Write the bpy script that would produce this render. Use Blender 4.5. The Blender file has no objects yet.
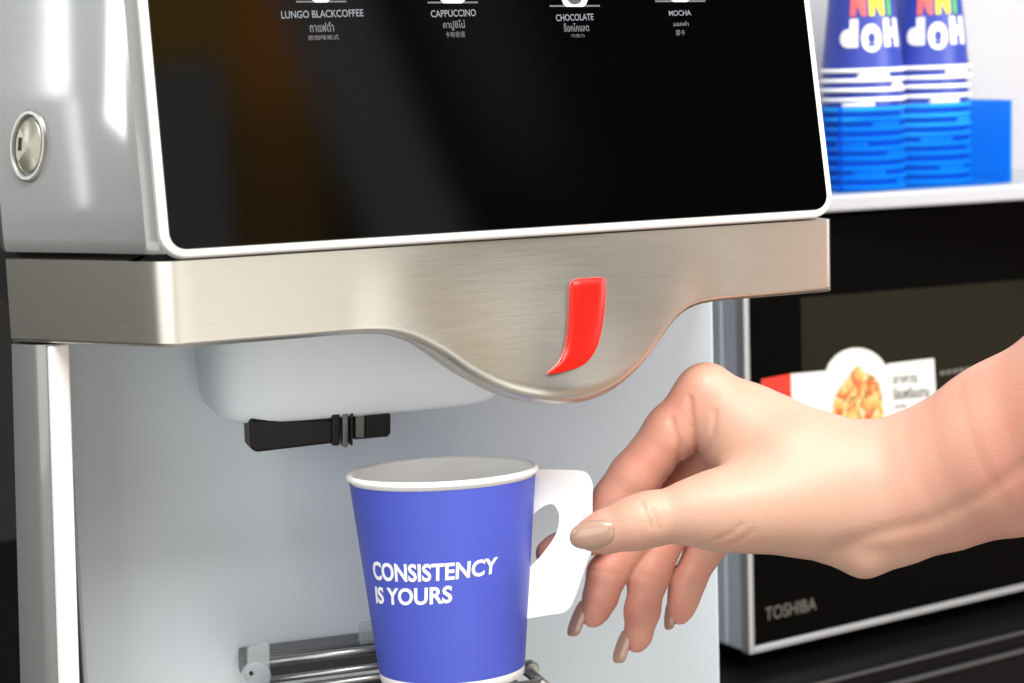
import bpy, bmesh, math
import numpy as np
from mathutils import Vector, Matrix
from mathutils.bvhtree import BVHTree

sc = bpy.context.scene
COL = sc.collection
rad = math.radians

# ------------------------------------------------------------------ camera
F = 2000.0
CX, CY = 512.0, 341.5
def nrm(v):
    v = np.array(v, float); return v/np.linalg.norm(v)
EX = nrm([6190, -500, 2000]); ED = np.array([469, 13800, 2000.]); ED = nrm(ED-ED.dot(EX)*EX)
EZ = -ED; EY = np.cross(EZ, EX)                 # world axes seen from the camera (x right, y down, z forward)
R_WC = np.stack([EX, EY, EZ])                   # camera vector -> world vector
def ray(px, py): return R_WC @ np.array([(px-CX)/F, (py-CY)/F, 1.0])
CAM = -0.77*ray(165, 262)
cd = bpy.data.cameras.new('camera'); cam = bpy.data.objects.new('camera', cd); COL.objects.link(cam)
mr = np.stack([R_WC[:, 0], -R_WC[:, 1], -R_WC[:, 2]], axis=1)
M = Matrix([list(mr[i])+[CAM[i]] for i in range(3)]+[[0, 0, 0, 1]])
cam.matrix_world = M
cd.sensor_width = 36; cd.lens = 36*F/1024
cd.clip_start = .05; cd.clip_end = 60
cd.dof.use_dof = True; cd.dof.focus_distance = .84; cd.dof.aperture_fstop = 12
sc.camera = cam

# ------------------------------------------------------------------ world (dim room seen in the gloss)
W = bpy.data.worlds.new('World'); sc.world = W; W.use_nodes = True
nt = W.node_tree; N = nt.nodes; L = nt.links; N.clear()
out = N.new('ShaderNodeOutputWorld'); bg = N.new('ShaderNodeBackground'); L.new(bg.outputs[0], out.inputs[0])
tc = N.new('ShaderNodeTexCoord'); sx = N.new('ShaderNodeSeparateXYZ'); L.new(tc.outputs['Generated'], sx.inputs[0])
def mathn(op, a, b=None, c=None):
    n = N.new('ShaderNodeMath'); n.operation = op
    for i, v in enumerate((a, b, c)):
        if v is None: continue
        if isinstance(v, (int, float)): n.inputs[i].default_value = v
        else: L.new(v, n.inputs[i])
    return n.outputs[0]
def sstep(v, lo, hi):
    n = N.new('ShaderNodeMapRange'); n.interpolation_type = 'SMOOTHSTEP'; L.new(v, n.inputs[0])
    n.inputs[1].default_value = lo; n.inputs[2].default_value = hi; return n.outputs[0]
def band(v, a, b, s): return mathn('MULTIPLY', sstep(v, a-s, a+s), mathn('SUBTRACT', 1.0, sstep(v, b-s, b+s)))
def mixc(fac, ca, cb):
    n = N.new('ShaderNodeMix'); n.data_type = 'RGBA'; L.new(fac, n.inputs[0])
    for k, v in ((6, ca), (7, cb)):
        if isinstance(v, tuple): n.inputs[k].default_value = (*v, 1)
        else: L.new(v, n.inputs[k])
    return n.outputs[2]
X, Y, Z = sx.outputs
front = sstep(mathn('MULTIPLY', Y, -1.0), -.1, .5)
col = mixc(sstep(Z, -.5, -.05), (.34, .32, .30), (.16, .155, .15))
col = mixc(sstep(Z, .74, .9), col, (.75, .77, .80))                                        # ceiling
left = mathn('SUBTRACT', 1.0, sstep(X, -.75, -.35))
col = mixc(mathn('MULTIPLY', left, mathn('SUBTRACT', 1.0, sstep(Z, .74, .9))), col, (.05, .05, .045))
# colour patches added for the gloss to reflect: dark, brown and grey, pale low
darkband = mathn('MULTIPLY', front, band(Z, .06, .66, .03)); darkband = mathn('MULTIPLY', darkband, sstep(X, -.30, -.2))
col = mixc(darkband, col, (.003, .003, .003))
SK = mathn('ADD', X, mathn('MULTIPLY', Z, .35))       # skewed axis for the slanting grey patches
bro = mathn('MULTIPLY', darkband, band(X, -.1, .225, .015)); bro = mathn('MULTIPLY', bro, mathn('MULTIPLY_ADD', sstep(Z, .39, .45), .55, .45)); col = mixc(bro, col, (.44, .25, .03))
br2 = mathn('MULTIPLY', bro, mathn('MULTIPLY', band(X, .185, .23, .012), sstep(Z, .34, .44))); col = mixc(br2, col, (.75, .24, .015))
gr0 = mathn('MULTIPLY', darkband, mathn('MULTIPLY', band(X, .12, .176, .005), mathn('SUBTRACT', 1.0, sstep(Z, .425, .44)))); col = mixc(gr0, col, (.24, .255, .26))
gre = mathn('MULTIPLY', darkband, band(SK, .362, .406, .012)); col = mixc(gre, col, (.26, .26, .25))
gr2 = mathn('MULTIPLY', mathn('MULTIPLY', darkband, band(SK, .43, .47, .02)), sstep(Z, .32, .42)); col = mixc(gr2, col, (.10, .10, .085))
low = mathn('MULTIPLY', front, band(Z, -.5, .02, .06))
col = mixc(mathn('MULTIPLY', low, band(X, -.2, .27, .05)), col, (1.4, 1.36, 1.25))
col = mixc(mathn('MULTIPLY', low, sstep(X, .33, .40)), col, (.42, .30, .22))
L.new(col, bg.inputs[0]); bg.inputs[1].default_value = 1.2

# ------------------------------------------------------------------ lamps
def area(name, loc, target, sx_, sy_, power, color=(1, 1, 1)):
    l = bpy.data.lights.new(name, 'AREA'); l.shape = 'RECTANGLE'; l.size = sx_; l.size_y = sy_; l.energy = power; l.color = color
    o = bpy.data.objects.new(name, l); COL.objects.link(o); o.location = loc
    d = Vector(target)-Vector(loc); o.rotation_euler = d.to_track_quat('-Z', 'Y').to_euler(); return o
area('ceiling_lamp', (.10, -.85, 1.15), (.15, .05, -.1), 1.2, .6, 27, (1, .98, .95))
area('right_lamp', (.98, -.38, .36), (.2, .05, -.15), .45, .8, 8.2, (1, .98, .96))  # area light added at the right to brighten that side of the panel
area('left_fill', (-1.1, -1.25, .20), (.15, .05, -.1), 1.4, 1.2, 11.5, (1, .98, .96))  # broad fill added at the front left for cup, hand and band
def strip_lamp(name, p0, p1, width, length, radiance, look):
    # a strip lamp, such as a fluorescent tube across the room: lower end at p0, running up through p1
    p0, p1, look = Vector(p0), Vector(p1), Vector(look); u = (p1-p0).normalized(); c_ = p0+u*length/2
    z_ = (c_-look); z_ = (z_-u*z_.dot(u)).normalized(); x_ = u.cross(z_)
    l = bpy.data.lights.new(name, 'AREA'); l.shape = 'RECTANGLE'; l.size = width; l.size_y = length; l.energy = radiance*math.pi*width*length
    o = bpy.data.objects.new(name, l); COL.objects.link(o)
    o.matrix_world = Matrix([[x_[i], u[i], z_[i], c_[i]] for i in range(3)]+[[0, 0, 0, 1]])
strip_lamp('strip_lamp', (-1.2869, -.0887, .3774), (-1.2724, -.0584, .4657), .022, .5, 19, (-.03, .05, .09))
strip_lamp('strip_lamp', (-1.305, -.099, .262), (-1.287, -.076, .372), .014, .112, 10, (-.03, .05, .06))  # added lamp, draws the fainter lower tail of the first streak
strip_lamp('strip_lamp', (-1.2861, .0025, .3125), (-1.2665, .0751, .4267), .068, .5, 19, (-.01, .03, .08))

sc.view_settings.view_transform = 'Standard'; sc.view_settings.look = 'None'
sc.view_settings.exposure = 0.38; sc.view_settings.gamma = 1

# ------------------------------------------------------------------ geometry helpers
def U(px, py, d): return CAM + d*ray(px, py)
def on_plane(px, py, p0, n):
    r = ray(px, py); t = np.dot(np.array(p0)-CAM, n)/np.dot(r, n); return CAM+t*r
def onY(px, py, y): return on_plane(px, py, (0, y, 0), np.array([0, 1., 0]))
def toworld(q): return CAM + q @ R_WC.T        # camera-frame points (n,3) -> world
def K(px, py, d): return np.array([(px-CX)/F*d, (py-CY)/F*d, d])

def thing(name, label, cat, loc=(0, 0, 0), rot=None, group=None):
    o = bpy.data.objects.new(name, None); COL.objects.link(o); o.empty_display_size = .02
    m = Matrix.Translation(Vector(loc))
    if rot is not None: m = m @ rot.to_4x4()
    o.matrix_world = m; o['label'] = label; o['category'] = cat
    if group: o['group'] = group
    INV[o.name] = m.inverted()
    return o
INV = {}
def obj(name, verts, faces, mat, parent=None, smooth=True, local=False, bevel=0, seg=2, sharp=None):
    me = bpy.data.meshes.new(name)
    inv = None
    if parent is not None and not local:
        inv = INV[parent.name]
    vs = [Vector(v) for v in verts]
    if inv is not None: vs = [inv @ v for v in vs]
    me.from_pydata([tuple(v) for v in vs], [], [tuple(int(i) for i in f) for f in faces]); me.validate(); me.update()
    bm = bmesh.new(); bm.from_mesh(me); bmesh.ops.recalc_face_normals(bm, faces=bm.faces); bm.to_mesh(me); bm.free()
    if smooth:
        for p in me.polygons: p.use_smooth = True
        if sharp: me.set_sharp_from_angle(angle=rad(sharp))
    me.materials.append(mat)
    o = bpy.data.objects.new(name, me); COL.objects.link(o)
    if parent is not None:
        o.parent = parent
        INV[o.name] = INV.get(parent.name, Matrix.Identity(4))
    else: INV[o.name] = Matrix.Identity(4)
    if bevel:
        b = o.modifiers.new('bevel', 'BEVEL'); b.width = bevel; b.segments = seg; b.limit_method = 'ANGLE'; b.angle_limit = rad(40)
        b.harden_normals = False
    return o
def tag(o, label, cat, group=None):
    o['label'] = label; o['category'] = cat
    if group: o['group'] = group
    return o
def grid_faces(nr, ncol, closed=False, off=0):
    fs = []
    for i in range(nr-1):
        for j in range(ncol if closed else ncol-1):
            k = (j+1) % ncol
            fs.append((off+i*ncol+j, off+i*ncol+k, off+(i+1)*ncol+k, off+(i+1)*ncol+j))
    return fs
def box(p, ax, ay, az):
    """eight corners from a corner p and three edge vectors"""
    p, ax, ay, az = map(np.array, (p, ax, ay, az))
    v = [p, p+ax, p+ax+ay, p+ay]; v = v+[q+az for q in v]
    return v, [(0, 1, 2, 3), (4, 5, 6, 7), (0, 1, 5, 4), (1, 2, 6, 5), (2, 3, 7, 6), (3, 0, 4, 7)]
def joinm(*ms):
    V, Fs = [], []
    for v, f in ms:
        o = len(V); V += [np.array(q) for q in v]; Fs += [tuple(i+o for i in t) for t in f]
    return V, Fs
def prism(poly, mapf, t0, t1):
    """polygon in 2D, mapf(x,y,t) -> world; closed solid between t0 and t1"""
    n = len(poly)
    v = [mapf(x, y, t0) for x, y in poly]+[mapf(x, y, t1) for x, y in poly]
    f = [tuple(range(n)), tuple(range(n, 2*n))]+[(i, (i+1) % n, n+(i+1) % n, n+i) for i in range(n)]
    return v, f
def lathe(prof, n=64, closed=False):
    """profile of (r, z) -> mesh round z"""
    v = []
    for r, z in prof:
        for k in range(n):
            a = 2*math.pi*k/n; v.append((r*math.cos(a), r*math.sin(a), z))
    return v, grid_faces(len(prof), n, True)
def tube(pts, r, n=10):
    pts = [np.array(p, float) for p in pts]; v = []
    for i, p in enumerate(pts):
        d = nrm(pts[min(i+1, len(pts)-1)]-pts[max(i-1, 0)])
        u = np.cross(d, [0, 0, 1.]); u = nrm(u) if np.linalg.norm(u) > 1e-3 else np.array([1., 0, 0]); w = np.cross(d, u)
        for k in range(n):
            a = 2*math.pi*k/n; v.append(p+r*(math.cos(a)*u+math.sin(a)*w))
    f = grid_faces(len(pts), n, True); f.append(tuple(range(n))); f.append(tuple((len(pts)-1)*n+k for k in range(n)))
    return v, f
def spline(pts, per=8, closed=True):
    P = [np.array(p, float) for p in pts]; n = len(P); o = []
    for i in range(n if closed else n-1):
        g = (lambda k: P[k % n]) if closed else (lambda k: P[min(max(k, 0), n-1)])
        a, b, c_, d = g(i-1), g(i), g(i+1), g(i+2)
        for s in range(per):
            t = s/per
            o.append(tuple(.5*((2*b)+(-a+c_)*t+(2*a-5*b+4*c_-d)*t*t+(-a+3*b-3*c_+d)*t**3)))
    if not closed: o.append(tuple(P[-1]))
    return o
def flat(loops, depth):
    """loops in 2D (first outer, rest holes) -> triangulated solid of the given thickness in z"""
    cu = bpy.data.curves.new('tmp', 'CURVE'); cu.dimensions = '2D'; cu.fill_mode = 'BOTH'; cu.extrude = depth/2
    for lp in loops:
        s = cu.splines.new('POLY'); s.points.add(len(lp)-1); s.use_cyclic_u = True
        for p, q in zip(s.points, lp): p.co = (q[0], q[1], 0, 1)
    o = bpy.data.objects.new('tmp', cu); COL.objects.link(o)
    return _grab(o, cu)
def _grab(o, cu):
    dg = bpy.context.evaluated_depsgraph_get(); dg.update()
    me = bpy.data.meshes.new_from_object(o.evaluated_get(dg))
    v = [tuple(q.co) for q in me.vertices]; f = [tuple(p.vertices) for p in me.polygons]
    bpy.data.objects.remove(o); bpy.data.curves.remove(cu); bpy.data.meshes.remove(me)
    return v, f
def text(s, bold=0.0, spacing=1.0, depth=.02):
    """text mesh; returns verts normalised so the box is [0,1] wide/high plus aspect"""
    cu = bpy.data.curves.new('tmp', 'FONT'); cu.body = s; cu.size = 1; cu.offset = bold; cu.extrude = depth/2; cu.space_character = spacing
    cu.resolution_u = 4
    o = bpy.data.objects.new('tmp', cu); COL.objects.link(o)
    v, f = _grab(o, cu)
    a = np.array(v); lo = a.min(0); hi = a.max(0)
    w, h = hi[0]-lo[0], hi[1]-lo[1]
    return np.stack([(a[:, 0]-lo[0])/w, (a[:, 1]-lo[1])/h, (a[:, 2]-lo[2])/max(hi[2]-lo[2], 1e-9)], 1), f, w/h

# ------------------------------------------------------------------ materials
def mat(name, base, rough=.5, metal=0, coat=0, spec=.5, noise=0, nscale=40, stretch=None, bump=0, bscale=200, emit=0, sub=0, trans=0, alpha=None):
    m = bpy.data.materials.new(name); m.use_nodes = True
    t = m.node_tree; b = t.nodes['Principled BSDF']
    b.inputs['Base Color'].default_value = (*base, 1); b.inputs['Roughness'].default_value = rough
    b.inputs['Metallic'].default_value = metal; b.inputs['Coat Weight'].default_value = coat; b.inputs['Coat Roughness'].default_value = .06
    b.inputs['Specular IOR Level'].default_value = spec
    co = t.nodes.new('ShaderNodeTexCoord'); mp = t.nodes.new('ShaderNodeMapping'); t.links.new(co.outputs['Object'], mp.inputs[0])
    if stretch: mp.inputs['Scale'].default_value = stretch
    if noise:
        n = t.nodes.new('ShaderNodeTexNoise'); n.inputs['Scale'].default_value = nscale; n.inputs['Detail'].default_value = 5
        t.links.new(mp.outputs[0], n.inputs['Vector'])
        mx = t.nodes.new('ShaderNodeMix'); mx.data_type = 'RGBA'
        mx.inputs[6].default_value = (*[c*(1-noise) for c in base], 1); mx.inputs[7].default_value = (*[min(1, c*(1+noise)) for c in base], 1)
        t.links.new(n.outputs['Fac'], mx.inputs[0]); t.links.new(mx.outputs[2], b.inputs['Base Color'])
        rr = t.nodes.new('ShaderNodeMapRange'); rr.inputs[3].default_value = max(.02, rough*(1-noise)); rr.inputs[4].default_value = rough*(1+noise)
        t.links.new(n.outputs['Fac'], rr.inputs[0]); t.links.new(rr.outputs[0], b.inputs['Roughness'])
    if bump:
        n2 = t.nodes.new('ShaderNodeTexNoise'); n2.inputs['Scale'].default_value = bscale; n2.inputs['Detail'].default_value = 4
        t.links.new(mp.outputs[0], n2.inputs['Vector'])
        bp = t.nodes.new('ShaderNodeBump'); bp.inputs['Strength'].default_value = bump; bp.inputs['Distance'].default_value = .001
        t.links.new(n2.outputs['Fac'], bp.inputs['Height']); t.links.new(bp.outputs[0], b.inputs['Normal'])
    if emit:
        b.inputs['Emission Color'].default_value = (*base, 1); b.inputs['Emission Strength'].default_value = emit
    return m
def s2l(r, g, b): return tuple(((c/255+.055)/1.055)**2.4 if c > 10 else c/255/12.92 for c in (r, g, b))

MT = dict(
    silver=mat('silver_paint', (.20, .21, .205), .34, .30, coat=1.0, noise=.03, nscale=300),
    panel=mat('grey_panel', (.58, .65, .70), .42, .0, coat=.15, noise=.03, nscale=8),
    lit_edge=mat('lit_edge', (.88, .89, .89), .35, noise=.02, nscale=20),
    pale=mat('pale_plastic', (.74, .81, .86), .30, noise=.02, nscale=15),
    bezel=mat('bezel_silver', (.74, .73, .71), .35, .2, noise=.03, nscale=60),
    glass=mat('black_glass', (.0008, .0008, .001), .05, noise=.3, nscale=14, spec=.5),
    steel=mat('brushed_steel', (.58, .56, .51), .32, 1.0, noise=.085, nscale=60, stretch=(1, 1, 40), bump=.04, bscale=90),
    red=mat('red_enamel', (.74, .008, .003), .32, coat=.12, spec=.25),
    black=mat('black_plastic', (.006, .006, .0065), .42, spec=.25, noise=.1, nscale=80),
    dark_metal=mat('dark_metal', (.14, .14, .14), .4, .6),
    gap=mat('dark_gap', (.006, .006, .006), .7),
    chrome=mat('rack_metal', (.42, .42, .415), .34, 1.0, noise=.08, nscale=100),
    lock=mat('lock_metal', (.36, .35, .29), .38, .85, noise=.1, nscale=150),
    lockring=mat('lock_ring', (.45, .45, .43), .36, .9, noise=.05),
    paper=mat('white_paper', (.96, .96, .955), .55, noise=.015, nscale=60, bump=.04, bscale=900),
    blue=mat('blue_print', (.062, .090, .50), .48, noise=.03, nscale=30, bump=.03, bscale=900),
    ink=mat('white_ink', (.88, .88, .90), .5),
    menu=mat('menu_print', (.12, .13, .15), .6, emit=.05),
    menudim=mat('menu_print_dim', (.08, .083, .087), .6, emit=.02),
    menupic=mat('menu_picture', (.40, .46, .53), .5, emit=.2),
    menudark=mat('menu_picture_dark', (.03, .03, .04), .5),
    cuplue=mat('stack_cup_blue', (.03, .055, .36), .4, noise=.04, nscale=30),
    redink=mat('red_ink', (.85, .14, .13), .5), yellowink=mat('yellow_ink', (.85, .68, .03), .5), greenink=mat('green_ink', (.1, .45, .12), .5),
    oven_side=mat('oven_side', (.72, .80, .92), .35, .2, noise=.03, nscale=30),
    oven_black=mat('oven_black', (.002, .002, .002), .2, spec=.03, noise=.1),
    oven_frame=mat('oven_frame', (.58, .60, .62), .3, .5, noise=.04),
    oven_window=mat('oven_window', (.016, .015, .010), .2, spec=.05, noise=.08, nscale=12),
    logo=mat('oven_logo', (.22, .21, .19), .4, .5),
    sticker=mat('sticker_white', (.74, .73, .69), .5, noise=.02), stickred=mat('sticker_red', (.75, .03, .015), .45), grey_ink=mat('grey_ink', (.16, .16, .15), .5),
    shelf=mat('white_shelf', (.43, .43, .455), .4, noise=.02), 
    counter=mat('black_counter', (.004, .004, .0045), .4, spec=.12, noise=.2, nscale=60),
    trim=mat('dark_trim', (.0065, .0062, .0055), .6, spec=.1),
    trim2=mat('edge_trim', (.06, .06, .062), .4),
    wall=mat('dark_wall', (.02, .02, .02), .7, noise=.2, nscale=4),
    nail=mat('bronze_nail', (.43, .27, .20), .32, .12, coat=.35, noise=.05, nscale=400),
)
# clear blue acrylic
m = bpy.data.materials.new('blue_acrylic'); m.use_nodes = True; t = m.node_tree; b = t.nodes['Principled BSDF']
tr = t.nodes.new('ShaderNodeBsdfTransparent'); tr.inputs[0].default_value = (.16, .66, .985, 1)
mx = t.nodes.new('ShaderNodeMixShader'); mx.inputs[0].default_value = .13
b.inputs['Base Color'].default_value = (.005, .22, .80, 1); b.inputs['Roughness'].default_value = .12
t.links.new(tr.outputs[0], mx.inputs[1]); t.links.new(b.outputs[0], mx.inputs[2]); t.links.new(mx.outputs[0], t.nodes['Material Output'].inputs[0]); MT['acrylic'] = m
# clear grey plastic tab
m = bpy.data.materials.new('clear_tab'); m.use_nodes = True; t = m.node_tree; b = t.nodes['Principled BSDF']
tr = t.nodes.new('ShaderNodeBsdfTransparent'); tr.inputs[0].default_value = (.86, .89, .90, 1)
mx = t.nodes.new('ShaderNodeMixShader'); mx.inputs[0].default_value = .35
b.inputs['Base Color'].default_value = (.55, .6, .62, 1); b.inputs['Roughness'].default_value = .1
t.links.new(tr.outputs[0], mx.inputs[1]); t.links.new(b.outputs[0], mx.inputs[2]); t.links.new(mx.outputs[0], t.nodes['Material Output'].inputs[0]); MT['clear'] = m
# printed food picture
m = bpy.data.materials.new('food_print'); m.use_nodes = True; t = m.node_tree; b = t.nodes['Principled BSDF']; b.inputs['Roughness'].default_value = .5
co = t.nodes.new('ShaderNodeTexCoord'); vo = t.nodes.new('ShaderNodeTexVoronoi'); vo.inputs['Scale'].default_value = 260
ns = t.nodes.new('ShaderNodeTexNoise'); ns.inputs['Scale'].default_value = 90
ad = t.nodes.new('ShaderNodeMix'); ad.data_type = 'VECTOR'; ad.inputs[0].default_value = .015
t.links.new(co.outputs['Object'], ad.inputs[4]); t.links.new(ns.outputs['Color'], ad.inputs[5]); t.links.new(co.outputs['Object'], ns.inputs['Vector'])
t.links.new(ad.outputs[1], vo.inputs['Vector'])
sp = t.nodes.new('ShaderNodeSeparateColor'); t.links.new(vo.outputs['Color'], sp.inputs[0])
cr = t.nodes.new('ShaderNodeValToRGB'); cr.color_ramp.interpolation = 'CONSTANT'
stops = [(0, (.72, .36, .10)), (.35, (.66, .10, .04)), (.5, (.80, .50, .18)), (.72, (.28, .20, .05)), (.82, (.70, .16, .07)), (.93, (.82, .60, .32))]
els = cr.color_ramp.elements
els[0].position = 0; els[0].color = (*stops[0][1], 1); els[1].position = stops[1][0]; els[1].color = (*stops[1][1], 1)
for p, c_ in stops[2:]:
    e = els.new(p); e.color = (*c_, 1)
t.links.new(sp.outputs[0], cr.inputs[0]); t.links.new(cr.outputs[0], b.inputs['Base Color']); MT['food'] = m
# skin
m = bpy.data.materials.new('skin'); m.use_nodes = True; t = m.node_tree; b = t.nodes['Principled BSDF']
at = t.nodes.new('ShaderNodeAttribute'); at.attribute_name = 'flush'
co = t.nodes.new('ShaderNodeTexCoord')
n1 = t.nodes.new('ShaderNodeTexNoise'); n1.inputs['Scale'].default_value = 45; n1.inputs['Detail'].default_value = 6; t.links.new(co.outputs['Object'], n1.inputs['Vector'])
mx = t.nodes.new('ShaderNodeMix'); mx.data_type = 'RGBA'; mx.inputs[6].default_value = (.58, .345, .252, 1); mx.inputs[7].default_value = (.62, .265, .195, 1)
mm = t.nodes.new('ShaderNodeMath'); mm.operation = 'MULTIPLY_ADD'; mm.use_clamp = True
sb = t.nodes.new('ShaderNodeMath'); sb.operation = 'SUBTRACT'; sb.inputs[1].default_value = .5; t.links.new(n1.outputs['Fac'], sb.inputs[0])
t.links.new(sb.outputs[0], mm.inputs[0]); mm.inputs[1].default_value = 1.3; t.links.new(at.outputs['Fac'], mm.inputs[2]); t.links.new(mm.outputs[0], mx.inputs[0])
t.links.new(mx.outputs[2], b.inputs['Base Color'])
b.inputs['Roughness'].default_value = .48; b.inputs['Subsurface Weight'].default_value = .35; b.inputs['Subsurface Radius'].default_value = (1, .35, .2); b.inputs['Subsurface Scale'].default_value = .004
vo = t.nodes.new('ShaderNodeTexVoronoi'); vo.inputs['Scale'].default_value = 900; t.links.new(co.outputs['Object'], vo.inputs['Vector'])
n2 = t.nodes.new('ShaderNodeTexNoise'); n2.inputs['Scale'].default_value = 350; n2.inputs['Detail'].default_value = 4; t.links.new(co.outputs['Object'], n2.inputs['Vector'])
am = t.nodes.new('ShaderNodeMath'); t.links.new(vo.outputs['Distance'], am.inputs[0]); t.links.new(n2.outputs['Fac'], am.inputs[1])
bp = t.nodes.new('ShaderNodeBump'); bp.inputs['Strength'].default_value = .12; bp.inputs['Distance'].default_value = .0007
t.links.new(am.outputs[0], bp.inputs['Height']); t.links.new(bp.outputs[0], b.inputs['Normal']); MT['skin'] = m

# ================================================================== background structure
v, f = box((-2.5, 1.9, -1.2), (5.5, 0, 0), (0, .05, 0), (0, 0, 2.6)); o = obj('wall', v, f, MT['wall'], smooth=False); o['kind'] = 'structure'

# ================================================================== coffee machine
cm = thing('coffee_machine', 'silver coffee machine with black touch screen and curved steel band across its front', 'coffee machine', (.13, .12, -.45))
XR = onY(830, 222, 0)[0]; YP = .124
LEAN = rad(13); TL = math.tan(LEAN)
# -- plan line of the band: chamfered left corner, rounded, then straight to the right
FAC = np.array([-.72, .694]); SL = .0775
plan = []
for s in np.linspace(SL, .007, 14): plan.append((FAC*s, nrm([-.694, -.72])))
for a in np.linspace(0, 1, 9)[1:-1]:      # rounded corner
    q = (1-a)**2*(FAC*.007)+2*a*(1-a)*np.zeros(2)+a*a*np.array([.007, 0])
    n_ = nrm(np.array([-.694, -.72])*(1-a)+np.array([0, -1.])*a); plan.append((q, n_))
# bottom line of the front as seen, one bulge value per column
bot = [(172, 346.4), (210, 343.4), (250, 340), (300, 336), (340, 332.6), (372, 331.3), (395, 334), (418, 343), (445, 360), (472, 378.5), (500, 392.5), (530, 401), (562, 404), (592, 400.5),
       (618, 389.5), (638, 373), (653, 354), (667, 333), (681, 315), (697, 304), (720, 298.5), (760, 295), (800, 291.6), (829.5, 289)]
bl = spline(bot, 6, closed=False)
def bulge(px):
    s = lambda t: max(0, min(1, t))**2*(3-2*max(0, min(1, t)))
    return .0165*s((px-350)/200)*s((722-px)/175)
colsF = []
for px, py in bl:
    Bv = bulge(px); p = onY(px, py, -Bv); colsF.append((p[0], p[2], Bv))
NV = 44
prof_v = np.linspace(0, 1, NV)**.8
cols = []
for q, n_ in plan:
    cols.append([(q[0], q[1], -.0325*v) for v in prof_v]+[(q[0]-n_[0]*d, q[1]-n_[1]*d, -.0325-e) for d, e in ((.0008, .0009), (.0022, .0013), (.02, .0013))])
colsF = [c_ for c_ in colsF if c_[0] > .0075]
for x, z, Bv in colsF:
    c_ = [(x, -Bv*(v**1.25)*(1.0-.12*v*v)/.88 if Bv else 0, z*v) for v in prof_v]
    yb = c_[-1][1]; c_[-1] = (x, yb, z)
    lr = .0008+.0042*min(1, Bv/.008)                       # folded lower lip, widest on the belly
    c_ = [(a_, b_+lr*(1-math.sqrt(max(0, 1-min(1, max(0, 1-(q_-z)/(lr*1.25)))**2))), q_) for a_, b_, q_ in c_]; yb = c_[-1][1]
    c_ += [(x, yb+.0012, z-.0010), (x, yb+.0035, z-.0016), (x, yb+.022+Bv*.6, z-.0012)]
    cols.append(c_)
# right end returns inwards
xr, zr, _ = colsF[-1]
cols.append([(xr+.0012, .0012, zr*v) for v in prof_v]+[(xr+.0012, .0016, zr-.001), (xr+.0012, .003, zr-.0014), (xr+.0012, .022, zr-.0012)])
cols.append([(xr+.0014, .03, zr*v) for v in prof_v]+[(xr+.0014, .03, zr-.001), (xr+.0014, .03, zr-.0014), (xr+.0014, .03, zr-.0012)])
nc = len(cols[0]); v = [p for c_ in cols for p in c_]; f = grid_faces(len(cols), nc)
# top lid of the band, so that it is a body and not a foil
off = len(v); v += [(c_[0][0]+(.012 if c_[0][0] < -.01 else 0), c_[0][1]+.03, -.0004) for c_ in cols]
f += [(i*nc, (i+1)*nc, off+i+1, off+i) for i in range(len(cols)-1)]
band_o = obj('steel_band', v, f, MT['steel'], cm, sharp=50)
bv = BVHTree.FromPolygons([Vector(q) for q in v], f)
def hit(tree, px, py, off=0):
    d = Vector(ray(px, py)).normalized(); h = tree.ray_cast(Vector(CAM), d)
    return None if h[0] is None else np.array(h[0]-d*off)
# -- red emblem on the belly: domed
em = spline([(572, 281), (588, 278), (603.5, 278), (606, 285), (605.5, 305), (602, 330), (596, 350), (585, 364), (568, 371), (548, 374), (559, 362), (566, 346), (569, 322), (570, 298)], 5)
ce = np.mean(em, axis=0); rings = []
def toward(p, k):
    a = np.array(p); cx = np.interp(a[1], [278, 320, 350, 374], [588, 586, 580, 560]); cyy = np.interp(a[1], [278, 300, 350, 374], [296, 300, 350, 366])
    return np.array([cx, cyy])*k+a*(1-k)
EV = []
for k, h in ((0, -.0008), (.02, .0012), (.12, .0018), (.45, .0021), (.8, .0022), (.97, .0022)):
    for p in em:
        q = toward(p, k); EV.append(hit(bv, q[0], q[1], h))
ne = len(em); EF = grid_faces(6, ne, True); EF.append(tuple(range(5*ne, 6*ne)))
obj('emblem', EV, EF, MT['red'], band_o)

# -- upper housing: plan outline lofted upward, leaning back with the screen
def hplan():
    P = [(-.03, .30), (-.0572, .062)]
    A, Bq, Cq = np.array([-.056, .054]), np.array([-.022, .0235]), np.array([-.006, .0045])
    for a in np.linspace(0, 1, 20): P.append(tuple((1-a)**2*A+2*a*(1-a)*Bq+a*a*Cq))
    P += [(.0, .003), (.01, .0022), (.274, .0022), (.282, .004), (XR, .012), (XR, .30)]
    return P
HP = hplan(); lv = [.0022, .0028, .0045, .008] + list(np.linspace(.02, .24, 24))
v = []
for i, z in enumerate(lv):
    ins = [.0022, .0008, .0002, 0][i] if i < 4 else 0
    for (x, y) in HP:
        y2 = y+(z*TL if y < .2 else 0)+ins; x2 = x+(ins if x < 0 else 0)
        if x < -.02 and y < .2:            # shallow crease that swells the side panel out below
            tt = max(0, min(1, (z-.045)/.03)); x2 += 0
        v.append((x2, y2, z))
f = grid_faces(len(lv), len(HP), True); f.append(tuple(range(len(HP)))); f.append(tuple((len(lv)-1)*len(HP)+k for k in range(len(HP))))
hous = obj('housing', v, f, MT['silver'], cm, sharp=35)
HB = BVHTree.FromPolygons([Vector(q) for q in v], f)
# head of the machine behind the band
v, f = box((-.05, .062, -.030), (XR+.048, 0, 0), (0, .14, 0), (0, 0, .031)); obj('head_block', v, f, MT['gap'], cm, smooth=False)

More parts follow.
